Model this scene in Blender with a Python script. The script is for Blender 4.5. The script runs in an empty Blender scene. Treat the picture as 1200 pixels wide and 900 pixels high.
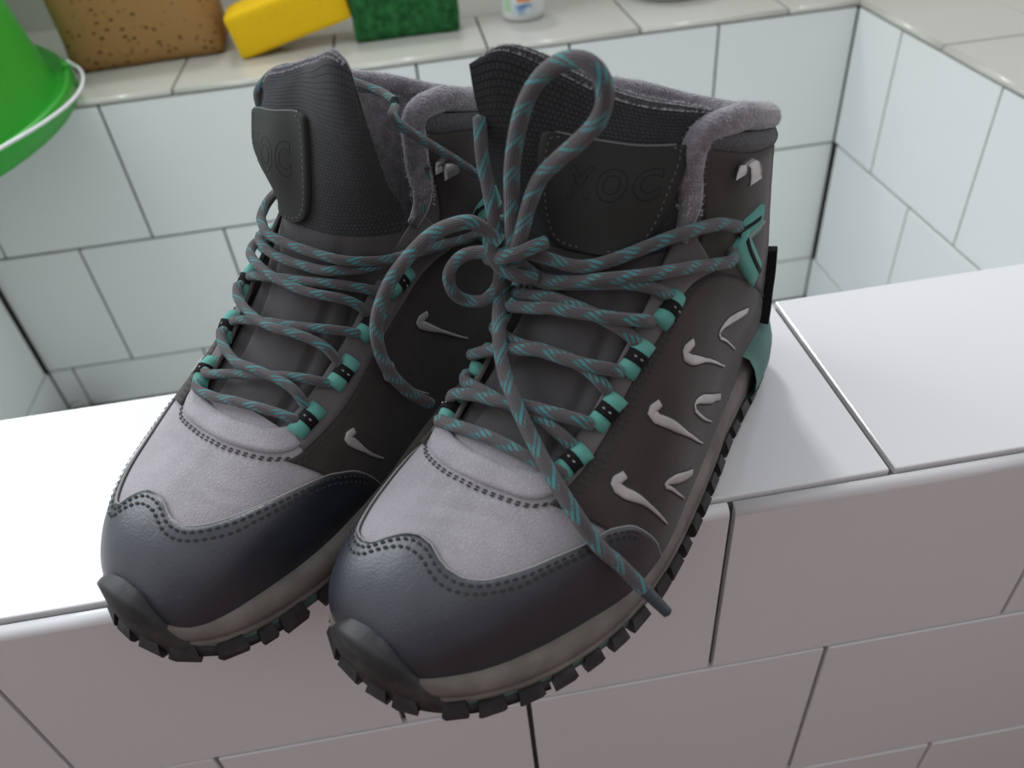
import bpy, bmesh, math, random
from mathutils import Vector, Matrix
import numpy as np

S = bpy.context.scene
C = S.collection
random.seed(7)

# ------------------------------------------------------------------ camera
cd = bpy.data.cameras.new('camera')
cam = bpy.data.objects.new('camera', cd)
C.objects.link(cam)
R_CAM = np.array([[0.9861, -0.1462, -0.0792], [-0.1545, -0.6291, -0.7618], [0.0615, 0.7635, -0.6429]])
_m = Matrix.Identity(4)
for _i in range(3):
    _m[_i][0] = R_CAM[0][_i]; _m[_i][1] = -R_CAM[1][_i]; _m[_i][2] = -R_CAM[2][_i]
_m[0][3], _m[1][3], _m[2][3] = 0.0061, -0.2690, 0.3280
cam.matrix_world = _m
cd.sensor_width = 36.0
cd.lens = 936.4 / 1200 * 36.0
cd.clip_start = 0.01
cd.dof.use_dof = True
cd.dof.focus_distance = 0.40
cd.dof.aperture_fstop = 8.0
S.camera = cam

# ------------------------------------------------------------------ light and exposure
w = bpy.data.worlds.new('room_light'); S.world = w; w.use_nodes = True
w.node_tree.nodes['Background'].inputs[0].default_value = (0.93, 0.95, 1.0, 1)
w.node_tree.nodes['Background'].inputs[1].default_value = 0.74

def area(name, loc, target, sx, sy, power, col):
    ld = bpy.data.lights.new(name, 'AREA'); ld.shape = 'RECTANGLE'; ld.size = sx; ld.size_y = sy
    ld.energy = power; ld.color = col
    o = bpy.data.objects.new(name, ld); C.objects.link(o); o.location = loc
    d = Vector(target) - Vector(loc)
    o.rotation_euler = d.to_track_quat('-Z', 'Y').to_euler()
    return o
# one window beyond the basin; the close side light is added, no window there
area('window_daylight', (-0.06, 2.05, 2.05), (-0.06, 0, 0.2), 0.34, 0.70, 29, (0.97, 0.98, 1.0))
area('added_side_light', (-0.68, 0.42, 0.56), (-0.22, 0.06, 0.02), 0.66, 0.60, 5.4, (0.86, 0.93, 1.0))

S.view_settings.view_transform = 'Standard'
S.view_settings.look = 'None'
S.view_settings.gamma = 1.0
S.view_settings.use_curve_mapping = False
S.view_settings.exposure = 0.0

# ------------------------------------------------------------------ materials
def mat(name, col, rough=0.6, spec=0.5, bump=None, var=None, metal=0.0, coat=0.0, sheen=0.0, wear=None):
    """col sRGB-ish linear; bump=(scale, strength, dist); var=(scale, amount); wear=(scale, colour, lo, hi)"""
    m = bpy.data.materials.new(name); m.use_nodes = True
    n = m.node_tree.nodes; l = m.node_tree.links; b = n['Principled BSDF']
    b.inputs['Base Color'].default_value = (*col, 1); b.inputs['Roughness'].default_value = rough
    b.inputs['Specular IOR Level'].default_value = spec; b.inputs['Metallic'].default_value = metal
    b.inputs['Coat Weight'].default_value = coat
    if sheen:
        b.inputs['Sheen Weight'].default_value = sheen; b.inputs['Sheen Roughness'].default_value = 0.4
    tc = n.new('ShaderNodeTexCoord')
    last = None
    if var:
        t = n.new('ShaderNodeTexNoise'); t.inputs['Scale'].default_value = var[0]; t.inputs['Detail'].default_value = 5
        l.new(tc.outputs['Object'], t.inputs['Vector'])
        r = n.new('ShaderNodeValToRGB'); a = var[1]
        r.color_ramp.elements[0].position = 0.3; r.color_ramp.elements[1].position = 0.7
        r.color_ramp.elements[0].color = (*[c * (1 - a) for c in col], 1)
        r.color_ramp.elements[1].color = (*[min(1, c * (1 + a)) for c in col], 1)
        l.new(t.outputs['Fac'], r.inputs['Fac']); last = r.outputs['Color']
    if wear:
        t = n.new('ShaderNodeTexNoise'); t.inputs['Scale'].default_value = wear[0]; t.inputs['Detail'].default_value = 8
        l.new(tc.outputs['Object'], t.inputs['Vector'])
        mr = n.new('ShaderNodeMapRange'); mr.inputs['From Min'].default_value = wear[2]; mr.inputs['From Max'].default_value = wear[3]
        l.new(t.outputs['Fac'], mr.inputs['Value'])
        mx = n.new('ShaderNodeMix'); mx.data_type = 'RGBA'
        l.new(mr.outputs['Result'], mx.inputs['Factor'])
        if last: l.new(last, mx.inputs['A'])
        else: mx.inputs['A'].default_value = (*col, 1)
        mx.inputs['B'].default_value = (*wear[1], 1); last = mx.outputs['Result']
    if last: l.new(last, b.inputs['Base Color'])
    if bump:
        t = n.new('ShaderNodeTexNoise'); t.inputs['Scale'].default_value = bump[0]; t.inputs['Detail'].default_value = 4
        l.new(tc.outputs['Object'], t.inputs['Vector'])
        bp = n.new('ShaderNodeBump'); bp.inputs['Strength'].default_value = bump[1]; bp.inputs['Distance'].default_value = bump[2]
        l.new(t.outputs['Fac'], bp.inputs['Height']); l.new(bp.outputs['Normal'], b.inputs['Normal'])
    return m

def weave_mat(name, col, col2, su, sv, rough=0.8, sheen=0.3):
    """woven fabric: cells laid out in UV (metres)"""
    m = bpy.data.materials.new(name); m.use_nodes = True
    n = m.node_tree.nodes; l = m.node_tree.links; b = n['Principled BSDF']
    b.inputs['Roughness'].default_value = rough; b.inputs['Sheen Weight'].default_value = sheen
    b.inputs['Specular IOR Level'].default_value = 0.25
    uv = n.new('ShaderNodeUVMap')
    mp = n.new('ShaderNodeMapping'); mp.inputs['Scale'].default_value = (su, sv, 1)
    l.new(uv.outputs['UV'], mp.inputs['Vector'])
    br = n.new('ShaderNodeTexBrick'); br.inputs['Scale'].default_value = 1.0
    br.inputs['Brick Width'].default_value = 1.0; br.inputs['Row Height'].default_value = 1.0
    br.inputs['Mortar Size'].default_value = 0.16; br.inputs['Mortar Smooth'].default_value = 1.0
    br.inputs['Color1'].default_value = (*col, 1); br.inputs['Color2'].default_value = (*[c * 0.8 for c in col], 1)
    br.inputs['Mortar'].default_value = (*col2, 1)
    l.new(mp.outputs['Vector'], br.inputs['Vector'])
    l.new(br.outputs['Color'], b.inputs['Base Color'])
    bp = n.new('ShaderNodeBump'); bp.inputs['Strength'].default_value = 0.7; bp.inputs['Distance'].default_value = 0.0008
    bp.invert = True
    l.new(br.outputs['Fac'], bp.inputs['Height']); l.new(bp.outputs['Normal'], b.inputs['Normal'])
    return m

def lace_mat(name):
    """round cord: u runs along the cord in metres, v once around"""
    m = bpy.data.materials.new(name); m.use_nodes = True
    n = m.node_tree.nodes; l = m.node_tree.links; b = n['Principled BSDF']
    b.inputs['Roughness'].default_value = 0.8; b.inputs['Sheen Weight'].default_value = 0.3
    b.inputs['Specular IOR Level'].default_value = 0.25
    uv = n.new('ShaderNodeUVMap'); sp = n.new('ShaderNodeSeparateXYZ'); l.new(uv.outputs['UV'], sp.inputs[0])
    def math_(op, a, bb):
        q = n.new('ShaderNodeMath'); q.operation = op
        for i, x in enumerate((a, bb)):
            if isinstance(x, (int, float)): q.inputs[i].default_value = x
            else: l.new(x, q.inputs[i])
        return q.outputs[0]
    # helical strands
    s1 = math_('MULTIPLY', sp.outputs['X'], 900.0)
    s2 = math_('MULTIPLY', sp.outputs['Y'], 9.0)
    a = math_('SINE', math_('MULTIPLY', math_('ADD', s1, s2), 6.2832), 0)
    c = math_('SINE', math_('MULTIPLY', math_('SUBTRACT', s1, s2), 6.2832), 0)
    weave = math_('MULTIPLY', a, c)
    # teal flecks: short groups of slanting ticks, every 11 mm or so on two sides
    side = math_('SINE', math_('MULTIPLY', sp.outputs['Y'], 12.566), 0)
    ph = math_('ADD', math_('MULTIPLY', sp.outputs['X'], 66.0), math_('MULTIPLY', side, 0.22))
    fr = math_('FRACT', math_('ADD', ph, math_('MULTIPLY', weave, 0.10)), 0)
    on1 = math_('LESS_THAN', fr, 0.38)
    tick = math_('GREATER_THAN', math_('SINE', math_('MULTIPLY', math_('ADD', math_('MULTIPLY', sp.outputs['Y'], 7.0), math_('MULTIPLY', sp.outputs['X'], -230.0)), 6.2832), 0), -0.25)
    on = math_('MULTIPLY', on1, tick)
    g = n.new('ShaderNodeMix'); g.data_type = 'RGBA'
    l.new(math_('GREATER_THAN', weave, 0.0), g.inputs['Factor'])
    g.inputs['A'].default_value = (0.060, 0.052, 0.054, 1); g.inputs['B'].default_value = (0.118, 0.103, 0.108, 1)
    mx = n.new('ShaderNodeMix'); mx.data_type = 'RGBA'
    l.new(on, mx.inputs['Factor']); l.new(g.outputs['Result'], mx.inputs['A'])
    mx.inputs['B'].default_value = (0.06, 0.27, 0.28, 1)
    l.new(mx.outputs['Result'], b.inputs['Base Color'])
    bp = n.new('ShaderNodeBump'); bp.inputs['Strength'].default_value = 0.6; bp.inputs['Distance'].default_value = 0.0006
    l.new(weave, bp.inputs['Height']); l.new(bp.outputs['Normal'], b.inputs['Normal'])
    return m

M = {}
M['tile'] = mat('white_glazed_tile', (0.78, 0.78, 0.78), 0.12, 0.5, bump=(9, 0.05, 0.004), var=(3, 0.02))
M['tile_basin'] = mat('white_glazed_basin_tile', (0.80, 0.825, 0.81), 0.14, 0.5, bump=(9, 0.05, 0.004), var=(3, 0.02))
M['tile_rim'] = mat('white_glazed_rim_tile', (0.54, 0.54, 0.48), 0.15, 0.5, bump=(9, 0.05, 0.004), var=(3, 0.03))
M['grout'] = mat('dark_grout', (0.075, 0.072, 0.07), 0.95, 0.2, bump=(300, 0.4, 0.001), var=(25, 0.35))
M['suede'] = mat('grey_suede', (0.33, 0.308, 0.325), 0.9, 0.2, bump=(1100, 0.5, 0.0008), var=(45, 0.12), sheen=0.35, wear=(1300, (0.46, 0.44, 0.455), 0.5, 0.8))
M['suede_dark_shaded'] = mat('dark_shaded_grey_suede', (0.052, 0.043, 0.040), 0.9, 0.2, bump=(900, 0.35, 0.0006), var=(40, 0.15), sheen=0.2)  # side panels: shade put into the suede colour; ankle panels are dark suede
M['suede_mid'] = mat('tongue_suede', (0.075, 0.069, 0.070), 0.9, 0.2, bump=(900, 0.35, 0.0006), var=(45, 0.12), sheen=0.2)
M['suede_shaded'] = mat('shaded_grey_suede', (0.13, 0.117, 0.116), 0.9, 0.2, bump=(1100, 0.45, 0.0008), var=(45, 0.12), sheen=0.2)  # same suede as the vamp, with the shade on quarters and eyestays coloured in
M['knit'] = mat('grey_knit_collar_fabric', (0.075, 0.074, 0.077), 0.9, 0.15, bump=(1400, 0.9, 0.0012), var=(700, 0.4), sheen=0.3)
M['pile'] = mat('lilac_grey_pile', (0.55, 0.53, 0.56), 0.9, 0.1, sheen=0.5)
M['toe'] = mat('blue_black_rubberised_toe', (0.016, 0.020, 0.030), 0.38, 1.0, bump=(900, 0.4, 0.0004), var=(60, 0.2), wear=(220, (0.12, 0.13, 0.145), 0.66, 1.0))
M['rubber'] = mat('black_rubber', (0.018, 0.018, 0.019), 0.55, 0.5, bump=(500, 0.25, 0.0006), wear=(70, (0.07, 0.068, 0.062), 0.5, 0.8))
M['room_wall'] = mat('warm_unseen_wall', (0.46, 0.39, 0.39), 0.8, 0.2, var=(2, 0.1))
M['room_floor'] = mat('brown_floor', (0.22, 0.125, 0.095), 0.5, 0.4, var=(6, 0.2))
M['mid'] = mat('dusty_beige_midsole', (0.17, 0.155, 0.138), 0.75, 0.3, var=(60, 0.25), bump=(200, 0.2, 0.001))
M['teal_foam'] = mat('teal_foam', (0.10, 0.20, 0.175), 0.7, 0.3, var=(50, 0.2))
M['teal_web'] = mat('teal_webbing', (0.11, 0.33, 0.28), 0.8, 0.25, bump=(800, 0.5, 0.0006))
M['black_web'] = mat('black_webbing', (0.008, 0.008, 0.009), 0.85, 0.2)
M['silver'] = mat('pale_reflective_film', (0.42, 0.39, 0.37), 0.4, 0.5, var=(80, 0.15))
M['stitch'] = mat('dark_thread', (0.05, 0.047, 0.046), 0.9, 0.2)
M['stitch_light'] = mat('pale_thread', (0.30, 0.29, 0.28), 0.9, 0.2)
M['stitch_label'] = mat('grey_thread', (0.13, 0.13, 0.125), 0.9, 0.2)
M['label'] = mat('grey_leatherette_patch', (0.027, 0.028, 0.025), 0.62, 0.25, bump=(700, 0.25, 0.0004), var=(30, 0.08))
M['emboss'] = mat('pressed_letter_outline', (0.012, 0.012, 0.012), 0.7, 0.3)
M['mesh'] = weave_mat('charcoal_woven_mesh', (0.040, 0.042, 0.045), (0.003, 0.003, 0.0035), 600, 600, sheen=0.12)
M['lining'] = mat('fuzzy_lilac_grey_lining', (0.19, 0.175, 0.19), 0.95, 0.1, bump=(650, 0.8, 0.0015), var=(200, 0.3), sheen=0.8)
M['metal'] = mat('worn_steel', (0.45, 0.42, 0.40), 0.35, 0.5, metal=0.8)
M['aglet'] = mat('dark_teal_sealed_tip', (0.035, 0.05, 0.055), 0.4, 0.5)
M['lace'] = lace_mat('grey_lace_with_teal_flecks')

# ------------------------------------------------------------------ mesh helpers
def link(name, bm, m, parent=None, smooth=True, loc=None):
    me = bpy.data.meshes.new(name)
    bmesh.ops.recalc_face_normals(bm, faces=bm.faces)
    bm.to_mesh(me); bm.free()
    return link_mesh(name, me, m, parent, smooth)

def link_mesh(name, me, m, parent=None, smooth=True):
    for x in (m if isinstance(m, (list, tuple)) else [m]): me.materials.append(x)
    if smooth:
        for p in me.polygons: p.use_smooth = True
    o = bpy.data.objects.new(name, me); C.objects.link(o)
    if parent: o.parent = parent
    return o

def pydata(name, V, F, m, parent=None, smooth=True, uv=None):
    me = bpy.data.meshes.new(name)
    me.from_pydata([tuple(map(float, v)) for v in V], [], F)
    if uv is not None:
        ul = me.uv_layers.new(name='UVMap')
        for p in me.polygons:
            for li in p.loop_indices:
                ul.data[li].uv = uv[me.loops[li].vertex_index]
    me.update()
    return link_mesh(name, me, m, parent, smooth)

def cat(P, t):
    """Catmull-Rom through rows of P at parameters t (0..len-1); ends extrapolated"""
    P = np.asarray(P, float); t = np.atleast_1d(np.asarray(t, float)); n = len(P)
    if n == 2:
        f = t[:, None]; return P[0] * (1 - f) + P[1] * f
    i = np.clip(np.floor(t).astype(int), 0, n - 2); f = (t - i)[:, None]
    Q = np.vstack([2 * P[0] - P[1], P, 2 * P[-1] - P[-2]])
    p0, p1, p2, p3 = Q[i], Q[i + 1], Q[i + 2], Q[i + 3]
    return 0.5 * (2 * p1 + (p2 - p0) * f + (2 * p0 - 5 * p1 + 4 * p2 - p3) * f ** 2 + (3 * p1 - p0 - 3 * p2 + p3) * f ** 3)

def resample(P, n):
    """n points evenly spaced along the smooth curve through P"""
    P = np.asarray(P, float)
    D = cat(P, np.linspace(0, len(P) - 1, 40 * len(P)))
    s = np.r_[0, np.cumsum(np.linalg.norm(np.diff(D, axis=0), axis=1))]
    q = np.linspace(0, s[-1], n)
    return np.stack([np.interp(q, s, D[:, k]) for k in range(P.shape[1])], 1)

# ------------------------------------------------------------------ boot shell: fan of sections from toe tip to collar
# boot frame: x heel -> toe, y lateral, z up, metres
#        Bx     Bz     Tx     Tz     wl     wm    end   shaft
SEC = np.array([
    [.2900, .034, .2905, .038, .0110, .0110, .998, 0],
    [.2880, .028, .2890, .047, .0205, .0250, .998, 0],
    [.2810, .024, .2830, .0575, .0295, .0350, .998, 0],
    [.2680, .022, .2700, .068, .0400, .0415, .998, 0],
    [.2500, .021, .2520, .0760, .0492, .0455, .998, 0],
    [.2270, .020, .2280, .0815, .0580, .0490, .998, 0],
    [.2000, .020, .2040, .0880, .0655, .0500, .998, 0],
    [.1720, .020, .1830, .0985, .0665, .0480, .998, 0],
    [.1400, .020, .1650, .1140, .0630, .0450, .92, .1],
    [.1050, .020, .1500, .1310, .0570, .0420, .92, .25],
    [.0660, .021, .1390, .1470, .0500, .0405, .90, .45],
    [.0260, .022, .1310, .1610, .0445, .0400, .80, .65],
    [-.008, .026, .1255, .1720, .0430, .0400, .50, .85],
    [-.016, .045, .1220, .1800, .0425, .0400, 0., 1],
    [-.012, .075, .1200, .1860, .0425, .0405, 0., 1],
    [-.005, .105, .1180, .1910, .0425, .0410, 0., 1],
    [.001, .135, .1160, .1950, .0425, .0410, 0., 1],
    [.004, .162, .1140, .1990, .0420, .0410, 0., 1],
])
NS = len(SEC) - 1
RK = np.array([0, .15, .3, .45, .6, .75, .88, 1.0])
FOOT = np.array([[1, 0], [.965, .36], [.87, .66], [.71, .87], [.50, .955], [.27, .985], [.09, 1.0], [0, 1]])
SHAFT = np.array([[1, 0], [.97, .50], [.87, .82], [.68, .99], [.46, 1.0], [.24, .86], [.08, .58], [0, 1]])

def shell(u, v):
    """points of the upper at section parameter u (0..NS) and girth parameter v (-1 medial feather .. 0 ridge .. 1 lateral feather)"""
    u = np.atleast_1d(np.asarray(u, float)); v = np.atleast_1d(np.asarray(v, float))
    u, v = np.broadcast_arrays(u, v); sh = u.shape; u = u.ravel(); v = v.ravel()
    c = cat(SEC, np.clip(u, -0.5, NS + .5))
    r = np.clip(np.abs(v), 0, 1)
    k = np.interp(r, RK, np.arange(8))
    f = cat(FOOT, k); s = cat(SHAFT, k)
    # the last knot carries the end width
    f7 = FOOT.copy(); b = np.clip(c[:, 7], 0, 1)[:, None]
    q = f * (1 - b) + s * b
    # replace the end-knot influence: linear blend near r -> 1 towards the end width
    e = np.clip(c[:, 6], 0, 1)
    tt = np.clip((r - .75) / .25, 0, 1)
    kk75 = .985 * (1 - b[:, 0]) + .86 * b[:, 0]
    ang = tt * math.pi / 2
    endw = e + (kk75 - e) * np.cos(ang)
    q1 = np.where(tt > 0, endw, q[:, 1])
    qs = np.where(tt > 0, (.27 * (1 - b[:, 0]) + .24 * b[:, 0]) * (1 - np.sin(ang)), q[:, 0])
    w_ = np.where(v >= 0, c[:, 4], c[:, 5])
    y = np.sign(v) * q1 * w_
    x = c[:, 0] + (c[:, 2] - c[:, 0]) * qs
    z = c[:, 1] + (c[:, 3] - c[:, 1]) * qs
    y = y + yshift(x)
    for uc, k, am, vw in ((4.55, 1.6, .0009, .34), (4.95, -.5, .0007, .30), (4.2, 3.0, .0006, .22)):
        z = z - am * np.exp(-((u - uc - k * v * v - .25 * np.sin(9 * v)) / .10) ** 2) * np.clip(1 - np.abs(v) / vw, 0, 1) ** .5
    return np.stack([x, y, z], 1).reshape(sh + (3,))

def yshift(x):
    return np.interp(x, [0, .1, .2, .26, .29], [.001, .001, .001, 0, -.001])

def shell_n(u, v, h=.02):
    a = shell(u + h, v) - shell(u - h, v); b = shell(u, np.clip(v + h, -1, 1)) - shell(u, np.clip(v - h, -1, 1))
    n = np.cross(b, a)
    n = n / (np.linalg.norm(n, axis=-1, keepdims=True) + 1e-12)
    return n * SGN
SGN = 1.0
_t = shell_n(np.array([6.]), np.array([.0]))[0]
if _t[2] < 0: SGN = -1.0

def on_shell(uv, d=0.0):
    uv = np.asarray(uv, float)
    return shell(uv[:, 0], uv[:, 1]) + shell_n(uv[:, 0], uv[:, 1]) * np.asarray(d).reshape(-1, 1)
# ==== BUILD
# ------------------------------------------------------------------ the tiled basin
def tag(o, label=None, cat_=None, group=None, kind=None):
    if label: o['label'] = label
    if cat_: o['category'] = cat_
    if group: o['group'] = group
    if kind: o['kind'] = kind
    return o

def box_bm(x0, x1, y0, y1, z0, z1, r=0.0, seg=2, big=None, big_r=0.0):
    """bevelled box; big = function(mid, direction) choosing edges that get the larger round"""
    bm = bmesh.new()
    bmesh.ops.create_cube(bm, size=1.0)
    for v in bm.verts:
        v.co = Vector((x0 + (v.co.x + .5) * (x1 - x0), y0 + (v.co.y + .5) * (y1 - y0), z0 + (v.co.z + .5) * (z1 - z0)))
    if big:
        ed = [e for e in bm.edges if big((e.verts[0].co + e.verts[1].co) / 2)]
        if ed: bmesh.ops.bevel(bm, geom=ed, offset=big_r, segments=4, affect='EDGES', profile=.5)
    elif r > 0:
        bmesh.ops.bevel(bm, geom=bm.edges[:], offset=r, segments=seg, affect='EDGES', profile=.5)
    return bm

def flat_part(name, bm, m, parent):
    return link(name, bm, m, parent, smooth=False)

G = 0.0016          # half a joint
TH = 0.006          # tile thickness
def core(name, x0, x1, y0, y1, z0, z1):
    o = flat_part(name, box_bm(x0, x1, y0, y1, z0, z1), M['grout'], None)
    return tag(o, kind='structure')

def tiles(parent, face, pos, a0, a1, rows, m, jit=0.0004, big_r=0.0, first_only=True):
    """face '-y','+x'..: outward normal; pos: plane of the tile faces; rows: (b_low, b_high, joint phase) or for tops"""
    rnd = random.Random(hash(face) % 97 + len(rows))
    for ri, (b0, b1, ph) in enumerate(rows):
        k = math.floor((a0 - ph) / .2)
        j = ph + k * .2
        while j < a1:
            lo, hi = max(j, a0), min(j + .2, a1); j += .2
            if hi - lo < .012: continue
            p = pos + rnd.uniform(-jit, jit); big = None
            la, ha = lo + G, hi - G; lb, hb = b0 + G, b1 - G
            if face == '-y':
                big = (lambda q: q.z > hb - 1e-4 and q.y < p + 1e-4) if big_r and ri == 0 else None
                bm = box_bm(la, ha, p, p + TH, lb, hb, .0009, 2, big, big_r)
            elif face == '+y':
                bm = box_bm(la, ha, p - TH, p, lb, hb, .0009, 2)
            elif face == '-x':
                bm = box_bm(p, p + TH, la, ha, lb, hb, .0009, 2)
            elif face == '+x':
                bm = box_bm(p - TH, p, la, ha, lb, hb, .0009, 2)
            elif face == '+z':
                big = (lambda q: q.z > p - 1e-4 and q.y < lb + 1e-4) if big_r and ri == 0 else None
                bm = box_bm(la, ha, lb, hb, p - TH, p, .0009, 2, big, big_r)
            else:   # '+z' with rows along x, tiles along y
                big = (lambda q: q.z > p - 1e-4 and q.x < lb + 1e-4) if big_r and ri == 0 else None
                bm = box_bm(lb, hb, la, ha, p - TH, p, .0009, 2, big, big_r)
            o = link('tile', bm, m, parent, smooth=True)
            for pl in o.data.polygons: pl.use_smooth = big is not None and len(pl.vertices) == 4 and pl.area < .003

ZB = -.47
wn = core('wall_near', -1.0, 1.2, -.006 + .0045, .166 - .0045, -.75, -.0045)
tiles(wn, '+z', 0.0, -1.0, 1.2, [(-.0005, .1665, .228)], M['tile'])
tiles(wn, '-y', -.0065, -1.0, 1.2, [(-.159, -.0012, .137), (-.3395, -.159, .2165), (-.53, -.3395, .137), (-.73, -.53, .2165)], M['tile'], big_r=.0055)
tiles(wn, '+y', .1665, -.62, .602, [(-.159, -.008, .137), (-.3395, -.159, .2165), (ZB, -.3395, .137)], M['tile_basin'])
wf = core('wall_far', -.62, .602, .786 + .0045, 1.3, -.75, -.0045)
tiles(wf, '-y', .786, -.62, .602, [(-.196, -.0068, -.389), (-.3924, -.196, -.4917), (ZB, -.3924, -.584)], M['tile_basin'])
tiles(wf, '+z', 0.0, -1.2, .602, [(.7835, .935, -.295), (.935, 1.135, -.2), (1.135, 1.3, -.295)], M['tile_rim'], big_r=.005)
wr = core('wall_right', .602 + .0045, 1.2, .166, 1.3, -.75, -.0045)
tiles(wr, '-x', .602, .166, .786, [(-.196, -.0068, .677), (-.3924, -.196, .5776), (ZB, -.3924, .677)], M['tile_basin'])
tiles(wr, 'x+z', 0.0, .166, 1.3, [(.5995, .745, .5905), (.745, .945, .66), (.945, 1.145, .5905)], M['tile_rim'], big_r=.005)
wl = core('wall_left', -1.4, -.62 - .0045, .166, 1.3, -.75, -.0045)
tiles(wl, '+x', -.62, .166, .786, [(-.196, -.008, .677), (-.3924, -.196, .5776), (ZB, -.3924, .677)], M['tile_basin'])
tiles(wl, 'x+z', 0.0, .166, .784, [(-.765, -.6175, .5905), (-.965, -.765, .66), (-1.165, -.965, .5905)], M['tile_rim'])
fl = core('floor', -.62, .602, .166, .786, -.75, ZB - .0045)
tiles(fl, '+z', ZB, -.62, .602, [(.166, .386, .1), (.386, .586, 0), (.586, .786, .1)], M['tile_basin'])
# ------------------------------------------------------------------ tubes, ribbons, patches
def tube(P, r, nseg=10, closed=False, caps=True, r_fn=None):
    """vertices, faces, uv of a tube along the 3D polyline P; u in metres"""
    P = np.asarray(P, float); n = len(P)
    if closed:
        T = np.roll(P, -1, 0) - np.roll(P, 1, 0)
    else:
        T = np.gradient(P, axis=0)
    T /= np.linalg.norm(T, axis=1)[:, None] + 1e-12
    N = np.zeros_like(P); a = np.array([0, 0, 1.]) if abs(T[0][2]) < .9 else np.array([1., 0, 0])
    nn = np.cross(T[0], a); nn /= np.linalg.norm(nn)
    for i in range(n):
        nn = nn - T[i] * (nn @ T[i]); nn /= np.linalg.norm(nn) + 1e-12; N[i] = nn
    B = np.cross(T, N)
    s = np.r_[0, np.cumsum(np.linalg.norm(np.diff(P, axis=0), axis=1))]
    V, F, UV = [], [], []
    m = nseg + (0 if closed else 1)
    m = nseg + 1
    for i in range(n):
        rr = r if r_fn is None else r_fn(s[i] / s[-1])
        for k in range(m):
            t = 2 * math.pi * k / nseg
            V.append(P[i] + rr * (math.cos(t) * N[i] + math.sin(t) * B[i])); UV.append((s[i], k / nseg))
    for i in range(n - 1 + (1 if closed else 0)):
        i2 = (i + 1) % n
        for k in range(nseg):
            F.append((i * m + k, i * m + k + 1, i2 * m + k + 1, i2 * m + k))
    if caps and not closed:
        for i, sg in ((0, -1), (n - 1, 1)):
            rr = r if r_fn is None else r_fn(s[i] / s[-1])
            V.append(P[i] + T[i] * sg * rr * .6); UV.append((s[i], 0)); c_ = len(V) - 1
            for k in range(nseg): F.append((i * m + k, i * m + k + 1, c_))
    return V, F, UV

class Acc:
    def __init__(s): s.V, s.F, s.UV = [], [], []
    def add(s, V, F, UV=None):
        o = len(s.V); s.V += [tuple(map(float, v)) for v in V]; s.F += [tuple(i + o for i in f) for f in F]
        s.UV += list(UV) if UV is not None else [(0.0, 0.0)] * len(V)
    def build(s, name, m, parent, mir=1, smooth=True):
        V = [(x, y * mir, z) for x, y, z in s.V]
        return pydata(name, V, s.F, m, parent, smooth, s.UV)

def grid_faces(n, m, closed=False):
    return [(i * m + j, i * m + (j + 1) % m, (i + 1) * m + (j + 1) % m, (i + 1) * m + j) for i in range(n - 1) for j in range(m if closed else m - 1)]

def patch(E, F_, n, m, d, surf=on_shell, thick=.0016, puff=0.0):
    """piece of material lying on the boot between the parameter curves E and F_, proud by d, with a turned-down edge all round"""
    E = resample(E, n); F_ = resample(F_, n) if len(F_) != n else np.asarray(F_)
    t = np.r_[0, np.linspace(0, 1, m), 1]
    rows = []
    for k, tt in enumerate(t):
        uv = E * (1 - tt) + F_ * tt
        dd = np.full(n, d)
        if k in (0, len(t) - 1): dd[:] = d - thick
        if puff: dd += puff * math.sin(math.pi * tt)
        dd = np.r_[d - thick, dd, d - thick]
        uv = np.vstack([uv[0], uv, uv[-1]])
        rows.append(surf(uv, dd))
    P = np.array(rows)
    return P.reshape(-1, 3), grid_faces(P.shape[0], P.shape[1])

def ribbon(uv, w, d, surf=on_shell, n=24, thick=.0012, widths=None):
    """flat strip along the parameter curve uv; w is its width in metres"""
    uv = resample(uv, n)
    P = surf(uv, np.full(n, d)); Pn = surf(uv, np.full(n, d + .001)); N = Pn - P
    N /= np.linalg.norm(N, axis=1)[:, None]
    T = np.gradient(P, axis=0); T /= np.linalg.norm(T, axis=1)[:, None]
    B = np.cross(N, T)
    W = np.full(n, w) if widths is None else np.interp(np.linspace(0, 1, n), np.linspace(0, 1, len(widths)), widths)
    rows = []
    for s_, dn in ((-1.0, -thick), (-1.0, 0), (-.35, .0002), (.35, .0002), (1.0, 0), (1.0, -thick)):
        R = P + B * (W / 2 * s_)[:, None] + N * dn
        R = np.vstack([R[0] - N[0] * thick, R, R[-1] - N[-1] * thick])
        rows.append(R)
    Q = np.array(rows)
    return Q.reshape(-1, 3), grid_faces(Q.shape[0], Q.shape[1])

def stitches(P, N, acc, length=.0026, gap=.0012, wid=.0009, h=.0005):
    """a row of thread stitches along the 3D polyline P with normals N"""
    s = np.r_[0, np.cumsum(np.linalg.norm(np.diff(P, axis=0), axis=1))]
    q = 0.0
    while q + length < s[-1]:
        a = np.array([np.interp(q, s, P[:, k]) for k in range(3)]); b = np.array([np.interp(q + length, s, P[:, k]) for k in range(3)])
        n = np.array([np.interp(q, s, N[:, k]) for k in range(3)]); n /= np.linalg.norm(n)
        t = (b - a) / np.linalg.norm(b - a); c_ = np.cross(n, t) * wid / 2
        mid = (a + b) / 2 + n * h
        V = [a, a + (b - a) * .25 + c_ + n * h * .5, a + (b - a) * .75 + c_ + n * h * .5, b, a + (b - a) * .75 - c_ + n * h * .5, a + (b - a) * .25 - c_ + n * h * .5, mid]
        acc.add(V, [(i, (i + 1) % 6, 6) for i in range(6)])
        q += length + gap

def stitch_uv(uv, acc, d=.0016, n=90, **kw):
    uv = resample(uv, n); P = on_shell(uv, np.full(n, d)); N = shell_n(uv[:, 0], uv[:, 1])
    stitches(P, N, acc, **kw)

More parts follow.
